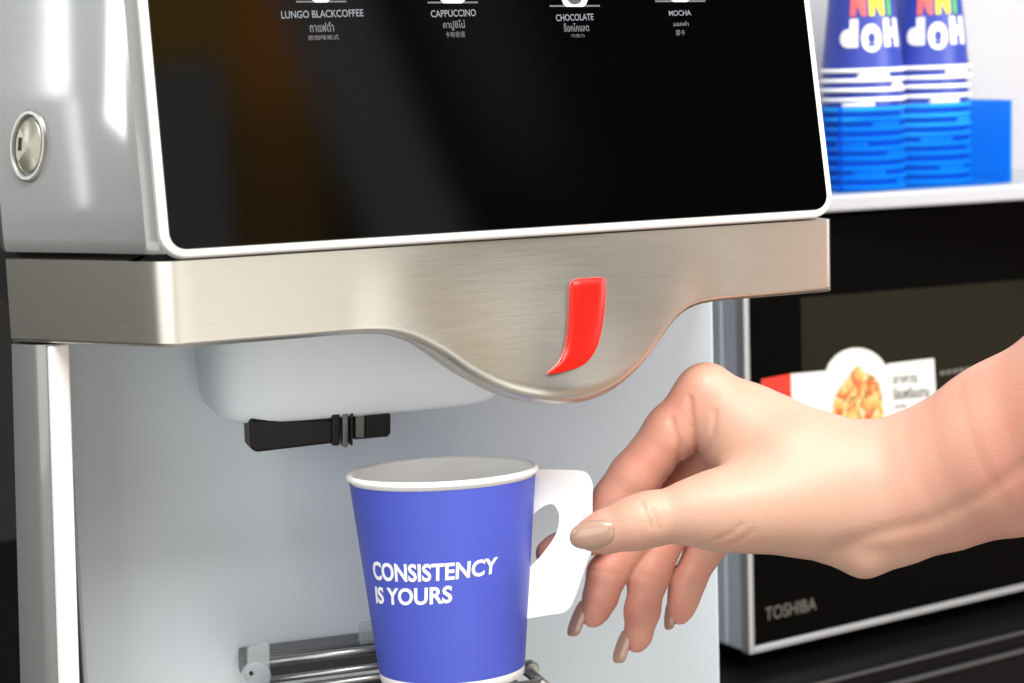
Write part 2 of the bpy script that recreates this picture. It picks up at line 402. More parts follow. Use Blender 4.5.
# -- screen slab on the leaning plane
def SP(x, w, t=0):   # x along, w up the slope, t out of the glass
    return np.array([x, .0015+w*math.sin(LEAN)-t*math.cos(LEAN), .0035+w*math.cos(LEAN)+t*math.sin(LEAN)])
nS = np.array([0, -math.cos(LEAN), math.sin(LEAN)])
def scr(px, py):
    p = on_plane(px, py, SP(0, 0), nS); return np.array([p[0], (p[2]-.0035)/math.cos(LEAN)])
def rrect(x0, x1, w0, w1, r, n=8):
    o = []
    for cx_, cy_, a0 in ((x1-r, w0+r, -90), (x1-r, w1-r, 0), (x0+r, w1-r, 90), (x0+r, w0+r, 180)):
        for k in range(n+1):
            a = rad(a0+90*k/n); o.append((cx_+r*math.cos(a), cy_+r*math.sin(a)))
    return o
bx0 = np.mean([scr(137, 0)[0], scr(150, 150)[0]]); bx1 = np.mean([scr(806, 0)[0], scr(829, 195)[0]])
bw0 = np.mean([scr(250, 254.5)[1], scr(780, 221)[1]])
slab = joinm(prism(rrect(bx0, bx1, bw0, .235, .010), SP, -.004, .0035))
scr_o = obj('touch_screen', *slab, MT['bezel'], cm, bevel=.0009, sharp=40)
gx0 = np.mean([scr(146, 0)[0], scr(160, 150)[0]]); gx1 = np.mean([scr(800, 0)[0], scr(823, 195)[0]])
gw0 = np.mean([scr(250, 246), scr(780, 213.5)], axis=0)[1]
gl = obj('glass', *prism(rrect(gx0, gx1, gw0, .2325, .0065), SP, .003, .0040), MT['glass'], scr_o, bevel=.0003, sharp=40)
# -- menu
def scr_text(s, x0, x1, y0, y1, mt, bold=0.0):
    a, b_, c_ = scr(x0, y1), scr(x1, y1), scr((x0+x1)/2, y0)
    n, fs, asp = text(s, bold)
    w0 = (a[1]+b_[1])/2; h = c_[1]-w0
    obj('menu_text', [SP(a[0]+q[0]*(b_[0]-a[0]), w0+q[1]*h, .00405+q[2]*.00012) for q in n], fs, mt, scr_o, smooth=False)
def scr_pic(lo, mt, t=.00415):
    vv, ff = flat([[tuple(scr(*p)) for p in l_] for l_ in lo], .0001)
    return [SP(q[0], q[1], t+q[2]) for q in vv], ff
def scr_shape(lo, mt, t=.00415, name='menu_icon'): obj(name, *scr_pic(lo, mt, t), mt, scr_o, smooth=False)
scr_text('LUNGO BLACKCOFFEE', 279.5, 361.5, 12.8, 20.2, MT['menu'], .012)
scr_text('กาแฟดำ', 308, 332, 24.5, 34.5, MT['menudim'], .01)
scr_text('黑咖啡美式', 306, 337, 37.5, 42.5, MT['menudim'])
scr_text('CAPPUCCINO', 428.5, 473.5, 12.3, 19.3, MT['menu'], .012)
scr_text('คาปูชิโน่', 441, 462.5, 22.5, 33, MT['menudim'], .01)
scr_text('卡布奇诺', 443, 462.5, 34, 40, MT['menudim'])
scr_text('CHOCOLATE', 553, 590.5, 16.5, 23.2, MT['menu'], .012)
scr_text('ช็อกโกแลต', 561, 586, 25.5, 34, MT['menudim'], .01)
scr_text('巧克力', 568, 581.5, 36.5, 39.8, MT['menudim'])
scr_text('MOCHA', 665.5, 687.5, 12.8, 18.2, MT['menu'], .012)
scr_text('มอคค่า', 670, 685, 23.5, 28.5, MT['menudim'], .01)
scr_text('摩卡', 672.5, 681.5, 32, 38, MT['menudim'])
for x, yl, w, dk in ((319, 4.2, 20, 1), (450, 5, 26, 0), (571.5, 8.4, 25, 1), (676.5, 3.6, 21.5, 0)):
    hw = w/2
    cup = [(x-hw-2, yl-18), (x-hw-.5, yl-6), (x-hw+1.2, yl-1.5), (x-hw+4, yl+1), (x+hw-4, yl+1), (x+hw-1.2, yl-1.5), (x+hw+.5, yl-6), (x+hw+2, yl-18)]
    scr_shape([cup], MT['menupic'])
    scr_shape([[(x-25, yl-.6), (x+25, yl-.8), (x+25, yl+.8), (x-25, yl+1)]], MT['menudim'], .0041, 'menu_line')
    if dk:
        scr_shape([[(x+7*math.cos(a), yl-7.5+6*math.sin(a)) for a in np.linspace(0, 2*math.pi, 25)[:-1]]], MT['menudark'], .0043, 'menu_icon_drink')

# -- key lock in the side of the housing
def facet_hit(px, py):
    tree = HB; return hit(tree, px, py)
pc = facet_hit(30, 146); pa = facet_hit(22, 146); pb = facet_hit(38, 146); pu = facet_hit(30, 126)
tx = nrm(pb-pa); tz = pu-pc; tz = nrm(tz-tx*np.dot(tz, tx)); tn = np.cross(tx, tz); tn = tn if tn[1] < 0 else -tn
def lk(prof, n=48):
    v_, f_ = lathe(prof, n); return [pc+tx*q[0]*.60+tz*q[1]+tn*q[2] for q in v_], f_
lock = obj('key_lock', *lk([(.0145, -.002), (.0145, .0012), (.0138, .0020), (.0126, .0020), (.0119, .0012), (.0117, -.001), (.0001, -.001)]), MT['lockring'], cm, sharp=40)
obj('lock_barrel', *lk([(.0108, -.001), (.0108, .0008), (.0100, .0013), (.0001, .0013)]), MT['lock'], lock, sharp=40)
v, f = box(pc+tn*.0010-tx*.0044-tz*.0020, tx*.0009, tz*.0052, tn*.0009); obj('keyhole', v, f, MT['gap'], lock, smooth=False)

# -- side column and body panel
zc0, zc1 = -.42, -.0345
def col_solid(poly):
    def mp_(x, y, t):
        k = (zc1-t)*.055 if abs(x-e0[0]) < 1e-6 else 0
        return np.array([x-k*.72-(0 if k else (zc1-t)*.034), y+k*.69, t])
    return prism(poly, mp_, zc0, zc1)
e0 = FAC*SL; e1 = on_plane(48, 400, (0, 0, 0), np.array([.694, .72, 0]))
cpoly = [tuple(e0), tuple(FAC*.0745+np.array([0, 0]))]
fa = np.array([e1[0], e1[1]]); fb = fa+np.array([.0092, .0045])
side = []
for a in np.linspace(0, 1, 9):
    side.append(tuple((1-a)**2*(fa+FAC*.006)+2*a*(1-a)*(fa+np.array([.003, -.0015]))+a*a*fb))
cpoly = [tuple(e0)]+side+[(fb[0]+.0008, fb[1]+.006), (fb[0]-.002, YP), (fb[0]-.002, YP+.06), (e0[0]+.03, YP+.06)]
obj('side_column', *col_solid(cpoly), MT['silver'], cm, sharp=35)
ec = [tuple(fa+np.array([.0012, -.0006])), tuple(fa+np.array([.0022, -.0028])), tuple(fb+np.array([-.0015, -.0036])), tuple(fb+np.array([.0008, -.0020])), tuple(fb+np.array([.0014, .006])), tuple(fa+np.array([.002, .006]))]
v, f = prism(ec, lambda x, y, t: np.array([x-(zc1-t)*.034, y, t]), zc0, zc1-.0004); obj('column_edge', v, f, MT['lit_edge'], cm, bevel=.001, smooth=False)  # front edge of the column, its brightness in the light put into the colour
v, f = box((-.030, YP, -.42), (XR+.030, 0, 0), (0, .06, 0), (0, 0, .40)); obj('body_panel', v, f, MT['panel'], cm, bevel=.002, smooth=False)

# -- nozzle cover: a soft tray bulging out of the panel, and the black spout under it
def nz_ring(z, g):
    p0 = onY(196, 370, .105); p1 = onY(497, 370, .105); o = []
    xa, xb = p0[0]+g, p1[0]-g; xm = (xa+xb)/2; hw = (xb-xa)/2
    for a in np.concatenate([np.linspace(0, .5, 26)**1.7*.5**-.7, 1-(np.linspace(0, .5, 26)**1.7*.5**-.7)[::-1][1:]])*math.pi:
        ca, sa = math.cos(a), math.sin(a)
        o.append((xm-hw*math.copysign(abs(ca)**.36, ca), YP+.002-(.066-g)*abs(sa)**.36, z))
    return o
zb = onY(350, 420, .064)[2]
rings = [nz_ring(z, g) for z, g in ((-.005, 0), (zb+.012, .0035), (zb+.006, .0045), (zb+.003, .0056), (zb+.0013, .0072), (zb+.0004, .0095), (zb, .013), (zb, .06))]
v = [p for r in rings for p in r]; f = grid_faces(len(rings), 51); f.append(tuple((len(rings)-1)*51+k for k in range(51)))
nzo = obj('nozzle_cover', v, f, MT['pale'], cm, sharp=60)
def slabq(quad, y0, y1):   # pixel quad on the plane y0, extruded back to y1
    a = [onY(px, py, y0) for px, py in quad]; n = len(a)
    b_ = [p+np.array([0, y1-y0, 0]) for p in a]
    return a+b_, [tuple(range(n)), tuple(range(n, 2*n))]+[(i, (i+1) % n, n+(i+1) % n, n+i) for i in range(n)]
spout = obj('spout', *slabq([(250, 419), (338, 419), (338, 443), (300, 447.5), (258, 452.5), (253, 451), (251, 447)], .068, .084), MT['black'], cm, bevel=.0012, smooth=False)
for px, w_, py in ((336, 8, 446), (345.5, 6, 447.5), (352, 3, 446), (360, 10, 438), (372, 12, 437.5), (383, 13, 437)):
    obj('spout_rib', *slabq([(px-w_/2, 413), (px+w_/2, 413), (px+w_/2-.5, py), (px-w_/2+.5, py)], .066 if px < 355 else .0695, .082), MT['dark_metal' if px in (345.5, 360) else 'black'], spout, bevel=.0006, smooth=False)
obj('spout_tip', *slabq([(354, 412), (391, 414), (391, 433), (388, 437), (354, 440)], .071, .082), MT['black'], spout, bevel=.0008, smooth=False)

# -- wire rack the cup stands on
cupb = U(452.5, 675, .868)
ZR = cupb[2]-.0075
def rx(px, y): # x where a pixel column meets depth y at rack height
    r = ray(px, 672); t_ = (y-CAM[1])/r[1]; return (CAM+t_*r)[0]
rk_l, rk_r = rx(268, .06), rx(528, .05)
rodsY = [.030, .048, .066, .082]
rack = None
pts = [(rk_l, y_, ZR) for y_ in (.02, .118)]
rack = obj('drip_rack', *tube([(rk_l, .022, ZR), (rk_l, .118, ZR)], .0018), MT['chrome'], cm)
for y_ in rodsY: obj('rack_rod', *tube([(rk_l-.001, y_, ZR+.0012), (rk_r, y_, ZR+.0012)], .0015), MT['chrome'], rack)
obj('rack_rail', *tube([(rk_l-.001, .100, ZR+.004), (rk_r+.001, .100, ZR+.003)], .0022), MT['chrome'], rack)
obj('rack_rod', *tube([(rk_r, .022, ZR), (rk_r, .118, ZR)], .0024), MT['chrome'], rack)
v, f = box((rk_l-.002, .105, ZR-.006), (rk_r-rk_l+.004, 0, 0), (0, .017, 0), (0, 0, .012)); obj('rack_plate', v, f, MT['dark_metal'], rack, bevel=.001, smooth=False)
v, f = box((rk_l, .024, ZR-.012), (rk_r-rk_l, 0, 0), (0, .080, 0), (0, 0, .003)); obj('drip_tray', v, f, MT['dark_metal'], rack, smooth=False)
obj('rack_tab', *slabq([(248, 652), (249, 648), (268, 643.5), (270, 645), (270, 700), (247, 704)], .075, .079), MT['clear'], rack, bevel=.0008, smooth=False)
def knob(px, py, y, r, h, n=28):
    p = onY(px, py, y); vv, ff = lathe([(.0001, h), (r*.8, h), (r, h*.7), (r, 0)], n); return [p+np.array([q[0], -q[2], q[1]]) for q in vv], ff
obj('rack_knob', *knob(255, 676, .075, .0068, .003), MT['clear'], rack, sharp=40)
obj('rack_knob', *knob(251, 673, .072, .0009, .0012), MT['gap'], rack, sharp=40)
obj('rack_tab', *slabq([(359.5, 626), (362, 623), (373, 622), (381, 622), (381, 649), (359.5, 650)], .105, .108), MT['clear'], rack, bevel=.0008, smooth=False)
obj('rack_knob', *knob(529, 668, .05, .004, .004), MT['chrome'], rack, sharp=40)

# ================================================================== paper cup in the hand
axc = np.array([-.048, -1, -.072]); up = nrm(R_WC @ axc)
base = cupb; topc = U(443, 469, .860)
H = .0893; RT, RB = .0403, .0312
tow = -nrm(R_WC @ np.array([-.035, .066, 1.])); fx = nrm(np.cross(up, -tow)); fx = fx if np.dot(fx, EXW := R_WC @ np.array([1., 0, 0])) > 0 else -fx
fy = np.cross(up, fx)
rot = Matrix([[fx[i], fy[i], up[i]] for i in range(3)])
pcup = thing('paper_cup', 'blue paper cup with white lettering and white paper handle pinched by the fingers', 'paper cup', base, rot)
pr = lambda t: RB+(RT-RB)*t
obj('cup_body', *lathe([(pr(t_)+.0001, H*t_) for t_ in np.linspace(.045, .968, 24)], 96), MT['blue'], pcup, local=True)
inner = [(pr(.0)-.0006, 0), (pr(0), .0002), (pr(.04), H*.04), (pr(.975)-.0003, H*.975)]
for a in np.linspace(-.9, math.pi+.6, 12): inner.append((RT-.0002+.0014*math.cos(a), H-.0004+.0014*math.sin(a)))
inner += [(pr(.9)-.0012, H*.9), (pr(.1)-.0012, H*.1), (pr(.06)-.0015, H*.06), (.0002, H*.06)]
obj('cup_liner', *lathe(inner, 96), MT['paper'], pcup, local=True)
def on_cup(phi, z, off=.0003): # phi measured from the side towards the camera, to the right
    r = pr(z/H)+off; return (r*math.sin(phi), -r*math.cos(phi), z)
cupM = Matrix.Translation(Vector(base)) @ rot.to_4x4()
def cup_find(px, py):
    inv = cupM.inverted(); o_ = inv @ Vector(CAM); d_ = (inv.to_3x3() @ Vector(ray(px, py))).normalized(); lo, hi = .6, None
    t_ = .5
    for _ in range(4000):
        q = o_+d_*t_
        if math.hypot(q.x, q.y) <= pr(min(1, max(0, q.z/H))): return math.atan2(q.x, -q.y), q.z
        t_ += .0002
    return None
def cup_text(s, tl, tr_, bl_, br, bold):
    n, fs, asp = text(s, bold, 1.0)
    A, B_, C_, D_ = [cup_find(*q) for q in (tl, tr_, bl_, br)]
    vv = []
    for q in n:
        u, w_ = q[0], q[1]
        ph = (1-w_)*((1-u)*C_[0]+u*D_[0])+w_*((1-u)*A[0]+u*B_[0]); z = (1-w_)*((1-u)*C_[1]+u*D_[1])+w_*((1-u)*A[1]+u*B_[1])
        vv.append(on_cup(ph, z, .00018+.00012*q[2]))
    obj('lettering', vv, fs, MT['ink'], pcup, smooth=False, local=True)
cup_text('CONSISTENCY', (372.5, 560.5), (497.5, 556.5), (375, 579.5), (496, 573), .028)
cup_text('IS YOURS', (375.5, 586), (452.5, 585), (377, 603), (452, 602.5), .028)
# handle: folded paper wing with a finger hole
ho = spline([(531, 469.5), (560, 469.7), (580, 470.5), (588, 474), (592.5, 484), (592.5, 500), (592, 547), (587, 562), (578, 590), (571, 606), (563, 612.5), (548, 615), (528, 618.5)], 6, closed=False)
ho += [(519, 620), (524, 545), (529, 470)]
hh = spline([(530, 519), (541, 508), (551.5, 504), (557, 509), (559.3, 519), (556, 534), (547, 548), (536, 561), (526, 567), (525, 540)], 6)
vv, ff = flat([ho, hh], 1.0)
hv = toworld(np.array([K(q[0], q[1], .8625+.0012*q[2]+.00001*(q[0]-530)) for q in vv]))
obj('handle', hv, ff, MT['paper'], pcup, smooth=False)

# ================================================================== hand and forearm
def smin(a, b_, k):
    h = np.maximum(k-np.abs(a-b_), 0)/k; return np.minimum(a, b_)-h*h*k*.25
VX = .00115
clo = np.array([.010, -.035, .690]); chi = np.array([.340, .170, .935])
nx, ny, nz = [int(math.ceil((chi[i]-clo[i])/VX)) for i in range(3)]
gx = (clo[0]+VX*np.arange(nx)).astype(np.float32); gy = (clo[1]+VX*np.arange(ny)).astype(np.float32); gz = (clo[2]+VX*np.arange(nz)).astype(np.float32)
def field(): return np.full((nx, ny, nz), .05, np.float32)
def add(Fd, a, ra, b_, rb, k, zs=1.0):
    m_ = max(ra, rb)/min(zs, 1)+k*1.5+.006
    i0 = [max(0, int((min(a[i], b_[i])-m_-clo[i])/VX)) for i in range(3)]; i1 = [min((nx, ny, nz)[i], int((max(a[i], b_[i])+m_-clo[i])/VX)+2) for i in range(3)]
    if any(i1[i] <= i0[i] for i in range(3)): return
    s = tuple(slice(i0[i], i1[i]) for i in range(3))
    Xg, Yg, Zg = gx[s[0]][:, None, None], gy[s[1]][None, :, None], gz[s[2]][None, None, :]
    ba = (b_-a).astype(np.float32); L2 = float(ba@ba)+1e-12
    h = np.clip(((Xg-a[0])*ba[0]+(Yg-a[1])*ba[1]+(Zg-a[2])*ba[2])/L2, 0, 1)
    dx, dy, dz = Xg-a[0]-h*ba[0], Yg-a[1]-h*ba[1], (Zg-a[2]-h*ba[2])*zs
    d = np.sqrt(dx*dx+dy*dy+dz*dz)-(ra+(rb-ra)*h)
    Fd[s] = smin(Fd[s], d.astype(np.float32), k)
def chain(Fd, pts, k=.004, zs=1.0):
    P = [(K(*q[:3]), q[3]*q[2]/F) for q in pts]
    for (a, ra), (b_, rb) in zip(P[:-1], P[1:]): add(Fd, a, ra, b_, rb, k, zs)
palm = field()
ARM = [(1560, 245, .700, 128), (1250, 362, .775, 122), (1120, 402, .808, 104), (1010, 448, .836, 83), (940, 477, .850, 69), (890, 492, .856, 65), (845, 488, .858, 62), (795, 474, .858, 62)]
chain(palm, ARM, .008, 1.12)
# the back of the hand out to the knuckles, then the ball of the thumb and the heel of the hand
chain(palm, [(800, 464, .866, 50), (750, 435, .868, 44), (706, 394, .869, 27)], .010, 1.1)
chain(palm, [(800, 482, .882, 50), (745, 462, .890, 44), (722, 440, .893, 27)], .012)
chain(palm, [(810, 490, .895, 50), (770, 492, .900, 36), (745, 480, .902, 24)], .012)
chain(palm, [(860, 505, .858, 50), (800, 504, .850, 43), (745, 508, .842, 34), (715, 510, .839, 31)], .012)
chain(palm, [(905, 540, .850, 19), (864, 553, .851, 20), (836, 543, .852, 18)], .006)
thumb = field()
chain(thumb, [(780, 505, .846, 38), (715, 511, .839, 31.5), (688, 513, .837, 28.5), (650, 519, .836, 26.3), (632, 524, .8365, 25), (604, 532, .8375, 20.5), (590, 534.5, .838, 15.5)], .004)
index = field()
chain(index, [(706, 394, .869, 27.5), (672, 432, .872, 27), (634, 478, .874, 25), (618, 500, .875, 24), (590, 534, .8775, 19), (556, 551, .879, 15), (549, 554, .879, 13)], .004)
middle = field()
chain(middle, [(722, 440, .893, 27), (680, 490, .893, 23), (640, 528, .889, 21.5), (607, 574, .884, 19), (600, 598, .883, 16.2), (594.5, 613, .883, 12), (592.5, 617, .883, 9)], .004)
ring = field()
chain(ring, [(738, 462, .900, 25), (705, 490, .899, 23), (672, 522, .895, 21.5), (648, 577, .889, 19.5), (642, 612, .887, 16.6), (638, 636, .887, 12.5), (636, 643, .887, 9)], .004)
pinky = field()
chain(pinky, [(765, 490, .905, 24), (735, 512, .904, 20.5), (706, 546, .900, 19), (687, 583, .895, 16.5), (683, 600, .894, 14), (680, 611, .894, 10.5), (678.5, 615, .894, 8.5)], .004)
tot = None
for Fd, k in ((thumb, .012), (index, .008), (middle, .008), (ring, .008), (pinky, .008)):
    c_ = smin(palm, Fd, k); tot = c_ if tot is None else smin(tot, c_, .0016)
fl = np.minimum(np.minimum(middle, ring), np.minimum(pinky, index))
# creases: grooves pressed in along lines on the side towards the camera
zz = gz[None, None, :]; PX = CX+F*gx[:, None, None]/zz; PY = CY+F*gy[None, :, None]/zz
def groove(pts, amp, w, zlo, zhi):
    D = None
    xs = [p[0] for p in pts]; ys = [p[1] for p in pts]
    for (x0, y0), (x1, y1) in zip(pts[:-1], pts[1:]):
        dx, dy = x1-x0, y1-y0; h = np.clip(((PX-x0)*dx+(PY-y0)*dy)/(dx*dx+dy*dy), 0, 1)
        d = (PX-x0-h*dx)**2+(PY-y0-h*dy)**2; D = d if D is None else np.minimum(D, d)
    g = amp*np.exp(-D/(w*w))
    return np.where((zz > zlo) & (zz < zhi), g, 0).astype(np.float32)
for args in [([(642, 504), (647, 514), (651, 527)], .0010, 1.6, .80, .84), ([(650, 507), (655, 517), (658, 528)], .0008, 1.6, .80, .84),
             ([(690, 398), (693, 425), (697, 450)], .0013, 2.4, .82, .875), ([(672, 420), (679, 445), (679, 466)], .0014, 3.2, .82, .875),
             ([(715, 412), (713, 436), (706, 454)], .0009, 3.0, .82, .875),
             ([(836, 548), (880, 532), (930, 521), (980, 497), (1030, 462)], .0011, 8, .76, .86),
             ([(716, 540), (730, 534), (742, 524)], .0005, 2.2, .80, .87), ([(724, 546), (740, 541), (752, 531)], .0005, 2.2, .80, .87),
             ([(640, 574), (665, 579)], .0006, 2, .84, .90), ([(642, 578), (664, 583)], .0005, 2, .84, .90), ([(590, 570), (622, 575)], .0006, 2, .84, .90), ([(676, 576), (702, 582)], .0006, 2, .84, .92)]:
    tot += groove(*args)
def surface_nets(D):
    S = D < 0
    n0, n1, n2 = D.shape
    c = np.zeros((n0-1, n1-1, n2-1), np.int8)
    for i in (0, 1):
        for j in (0, 1):
            for k in (0, 1): c += S[i:n0-1+i, j:n1-1+j, k:n2-1+k]
    act = (c > 0) & (c < 8); idx = np.argwhere(act); num = -np.ones(act.shape, np.int64); num[act] = np.arange(len(idx))
    acc = np.zeros((len(idx), 3)); cnt = np.zeros(len(idx))
    corners = [(i, j, k) for i in (0, 1) for j in (0, 1) for k in (0, 1)]
    val = {q: D[idx[:, 0]+q[0], idx[:, 1]+q[1], idx[:, 2]+q[2]] for q in corners}
    for a in corners:
        for ax in range(3):
            if a[ax]: continue
            b_ = list(a); b_[ax] = 1; b_ = tuple(b_); va, vb = val[a], val[b_]
            m_ = (va < 0) != (vb < 0); tt = np.zeros_like(va); tt[m_] = va[m_]/(va[m_]-vb[m_])
            p = np.tile(np.array(a, float), (len(idx), 1)); p[:, ax] += tt; acc[m_] += p[m_]; cnt[m_] += 1
    V = idx+acc/cnt[:, None]
    quads = []
    for ax in range(3):
        o1, o2 = [q for q in range(3) if q != ax]
        sl0 = [slice(None)]*3; sl1 = [slice(None)]*3; sl0[ax] = slice(0, -1); sl1[ax] = slice(1, None)
        ch = S[tuple(sl0)] != S[tuple(sl1)]; e = np.argwhere(ch)
        ok = (e[:, o1] > 0) & (e[:, o2] > 0) & (e[:, o1] < D.shape[o1]-1) & (e[:, o2] < D.shape[o2]-1) & (e[:, ax] < D.shape[ax]-1); e = e[ok]
        def g(d1, d2):
            q = e.copy(); q[:, o1] -= d1; q[:, o2] -= d2; return num[q[:, 0], q[:, 1], q[:, 2]]
        quads.append(np.stack([g(0, 0), g(1, 0), g(1, 1), g(0, 1)], 1))
    return V, np.concatenate(quads)
V, Q = surface_nets(tot)
ii = np.clip(np.round(V).astype(int), 0, [nx-1, ny-1, nz-1]); flush = np.clip(1-fl[ii[:, 0], ii[:, 1], ii[:, 2]]/.006, 0, 1)*.75
VC = clo+V*VX
PXv = CX+F*VC[:, 0]/VC[:, 2]
flush = flush*np.clip((740-PXv)/60, 0, 1)
flush = np.maximum(flush, .6*np.clip((PXv-860)/150, 0, 1))
flush = np.maximum(flush, .45*np.exp(-((PXv-603)/35)**2))
hand = obj('person', toworld(VC), Q, MT['skin'], None)
tag(hand, 'bare hand and forearm from the right, bronze nails, pinching the blue cup by its handle', 'person')
at = hand.data.attributes.new('flush', 'FLOAT', 'POINT')
at.data.foreach_set('value', flush.astype(np.float32))
del palm, thumb, index, middle, ring, pinky, fl, PX, PY
HT = BVHTree.FromPolygons([q.co for q in hand.data.vertices], [tuple(p.vertices) for p in hand.data.polygons])
# thumbnail: plate lying on the thumb, free edge past the tip
no = [(569.5, 537), (573, 528.5), (583, 522), (598, 520), (609, 521.5), (613.5, 526), (614.5, 534), (612.5, 541), (606, 546.5), (594, 549.5), (581, 549), (572.5, 545)]
no = spline(no, 4); cn = np.array([592., 535.]); NVv = []
NA, NB = np.array([607., 530.5]), np.array([588., 534.5]); NL = np.linalg.norm(NB-NA); NT = (NB-NA)/NL
dep = lambda p: float(EYE @ (p-CAM))
EYE = R_WC @ np.array([0, 0, 1.]); d0, d1 = dep(hit(HT, *NA)), dep(hit(HT, *NB)); d1 = min(d1, d0+.0016)
for k, h in ((1.0, -.0006), (1.0, .0004), (.93, .0008), (.7, .0012), (.4, .0013), (.1, .0013)):
    for p in no:
        q = cn+(np.array(p)-cn)*k
        t_ = ((q-NA)@NT)/NL; off = abs((q-NA)[0]*NT[1]-(q-NA)[1]*NT[0])*.829/F
        NVv.append(U(q[0], q[1], d0+(d1-d0)*t_+.0012*max(0, t_-1)**2+.0088*(1-math.sqrt(max(.05, 1-(off/.0098)**2)))-h))
nn = len(no); NF = grid_faces(6, nn, True); NF += [tuple(range(5*nn, 6*nn)), tuple(range(nn))]
obj('fingernail', NVv, NF, MT['nail'], hand)
# the other nails, seen almost edge-on: curved plates along the far-left side of each tip
def nail(a, b_, d, wid, nrm2, curve=.35):
    A, B_ = K(*a, d), K(*b_, d); T = nrm(B_-A); Nn = nrm(np.array([nrm2[0], nrm2[1], nrm2[2]])); Nn = nrm(Nn-T*(Nn@T)); Wd = np.cross(T, Nn); Ln = np.linalg.norm(B_-A)
    outer, inn = [], []
    nu, nw = 15, 11
    for side, h in ((outer, .00045), (inn, -.00025)):
        for i in range(nu):
            u = i/(nu-1)
            hw = wid*(1-.0*u)*(min(1, math.sqrt(max(1e-4, 1-((u-.72)/.285)**2))) if u > .72 else min(1, .72+.28*math.sin(min(1, u/.25)*math.pi/2)))
            for j in range(nw):
                s_ = -1+2*j/(nw-1); ang = s_*1.05
                side.append(A+T*Ln*u+Wd*hw*math.sin(ang)/math.sin(1.05)+Nn*(h+hw*(math.cos(ang)-1)*1.0-.0012*(u-.35)**2*2))
    v_ = outer+inn; n_ = nu*nw; f_ = grid_faces(nu, nw)+grid_faces(nu, nw, off=n_)
    rim = [i for i in range(nw)]+[(i+1)*nw-1 for i in range(1, nu)]+[(nu-1)*nw+j for j in range(nw-2, -1, -1)]+[i*nw for i in range(nu-2, 0, -1)]
    f_ += [(rim[i], rim[(i+1) % len(rim)], n_+rim[(i+1) % len(rim)], n_+rim[i]) for i in range(len(rim))]
    obj('fingernail', toworld(np.array(v_)), f_, MT['nail'], hand)
nail((582, 602), (567, 635), .882, .0042, (-.75, -.25, -.55))
nail((624.5, 632), (613, 662), .885, .0042, (-.75, -.2, -.55))
nail((669, 602), (664.5, 629.5), .893, .0036, (-.80, -.1, -.45))

# ================================================================== microwave on its black counter
xv = 3757; MXd = nrm(R_WC @ np.array([xv-CX, (51-.034*(xv-512))-CY, F])); MXd[2] = 0; MXd = nrm(MXd)
UP = np.array([0, 0, 1.]); MYd = np.cross(UP, MXd)     # to the back
m0 = U(750, 655, 1.25)
MN = MYd
def mwp(px, py, t=0): return on_plane(px, py, m0, MN)-MYd*t
mw = thing('microwave_oven', 'black microwave oven with silver frame and food sticker behind the arm', 'microwave oven', m0+MXd*.23+MYd*.18)
HM = onY(824, 213, U(824, 204, 1.23)[1])[2]-m0[2]-.012
v, f = box(m0+MYd*.0225, MXd*.47, MYd*.34, UP*HM); obj('oven_case', v, f, MT['oven_side'], mw, bevel=.002, smooth=False)
# door
xo = .0038
v, f = box(m0+MYd*.0025+MXd*.0005+UP*.0005, MXd*.469, MYd*.0195, UP*(HM-.001)); door = obj('door', v, f, MT['oven_side'], mw, bevel=.001, smooth=False)
v, f = box(m0+MYd*.0017+MXd*.003+UP*.003, MXd*.464, MYd*.0006, UP*(HM-.0032)); obj('door_glass', v, f, MT['oven_black'], door, smooth=False)
for p, a_, b_ in ((m0, MXd*xo, UP*HM), (m0+MXd*xo, MXd*(.47-xo), UP*.0042)):
    v, f = box(p, a_, MYd*.008, b_); obj('door_frame', v, f, MT['oven_frame'], door, bevel=.0006, smooth=False)
def mquad(qs, t0, t1): return prism(qs, lambda x, y, t: mwp(x, y, t), t0, t1)
obj('door_window', *mquad([(802, 298), (1110, 273), (1110, 500), (806, 540)], .0-.0015, -.0012), MT['oven_window'], door, smooth=False)
def mw_text(s, x0, x1, yl0, yl1, yr0, yr1, mt, parent, t=-.0015, bold=.02, name='lettering'):
    n, fs, asp = text(s, bold)
    vv = []
    for q in n:
        yb_ = yl1+(yr1-yl1)*q[0]; yt_ = yl0+(yr0-yl0)*q[0]; vv.append(mwp(x0+(x1-x0)*q[0], yb_+(yt_-yb_)*q[1], t+.0002*q[2]))
    obj(name, vv, fs, mt, parent, smooth=False)
mw_text('TOSHIBA', 767, 817.5, 608.5, 621.5, 597.5, 610, MT['logo'], door, bold=.0)
v, f = box(m0-MYd*.0012+UP*(HM-.0004), MXd*.47, MYd*.36, UP*.0082); obj('top_panel', v, f, MT['oven_black'], mw, smooth=False)
# sticker
so = [(762, 379.5), (791, 374), (826, 371)]+[(857.5+32*math.cos(a), 380+32*math.sin(a)) for a in np.linspace(math.pi+.28, 2*math.pi-.42, 18)]+[(888, 364), (934.5, 358.5), (938, 420), (938, 470), (764, 486)]
sti = obj('sticker', *mquad(so, -.0010, -.0006), MT['sticker'], door, smooth=False)
obj('sticker_red_patch', *mquad([(762, 379.2), (791, 373.8), (792.5, 440), (763.5, 448)], -.0005, -.0001), MT['stickred'], sti, smooth=False)
fo = spline([(858, 366), (864, 372), (876, 378), (882, 395), (883, 425), (870, 440), (850, 440), (834, 428), (834, 405), (838, 392), (848, 378)], 5)
obj('food_picture', *mquad(fo, -.0005, -.0001), MT['food'], sti, smooth=False)
mw_text('อาหาร', 893.5, 918, 376.5, 384, 374.5, 382.5, MT['grey_ink'], sti, -.0004, .02, 'sticker_lettering')
mw_text('ร้อนพร้อมทาน', 893.5, 930, 387, 400, 384.5, 397, MT['grey_ink'], sti, -.0004, .02, 'sticker_lettering')
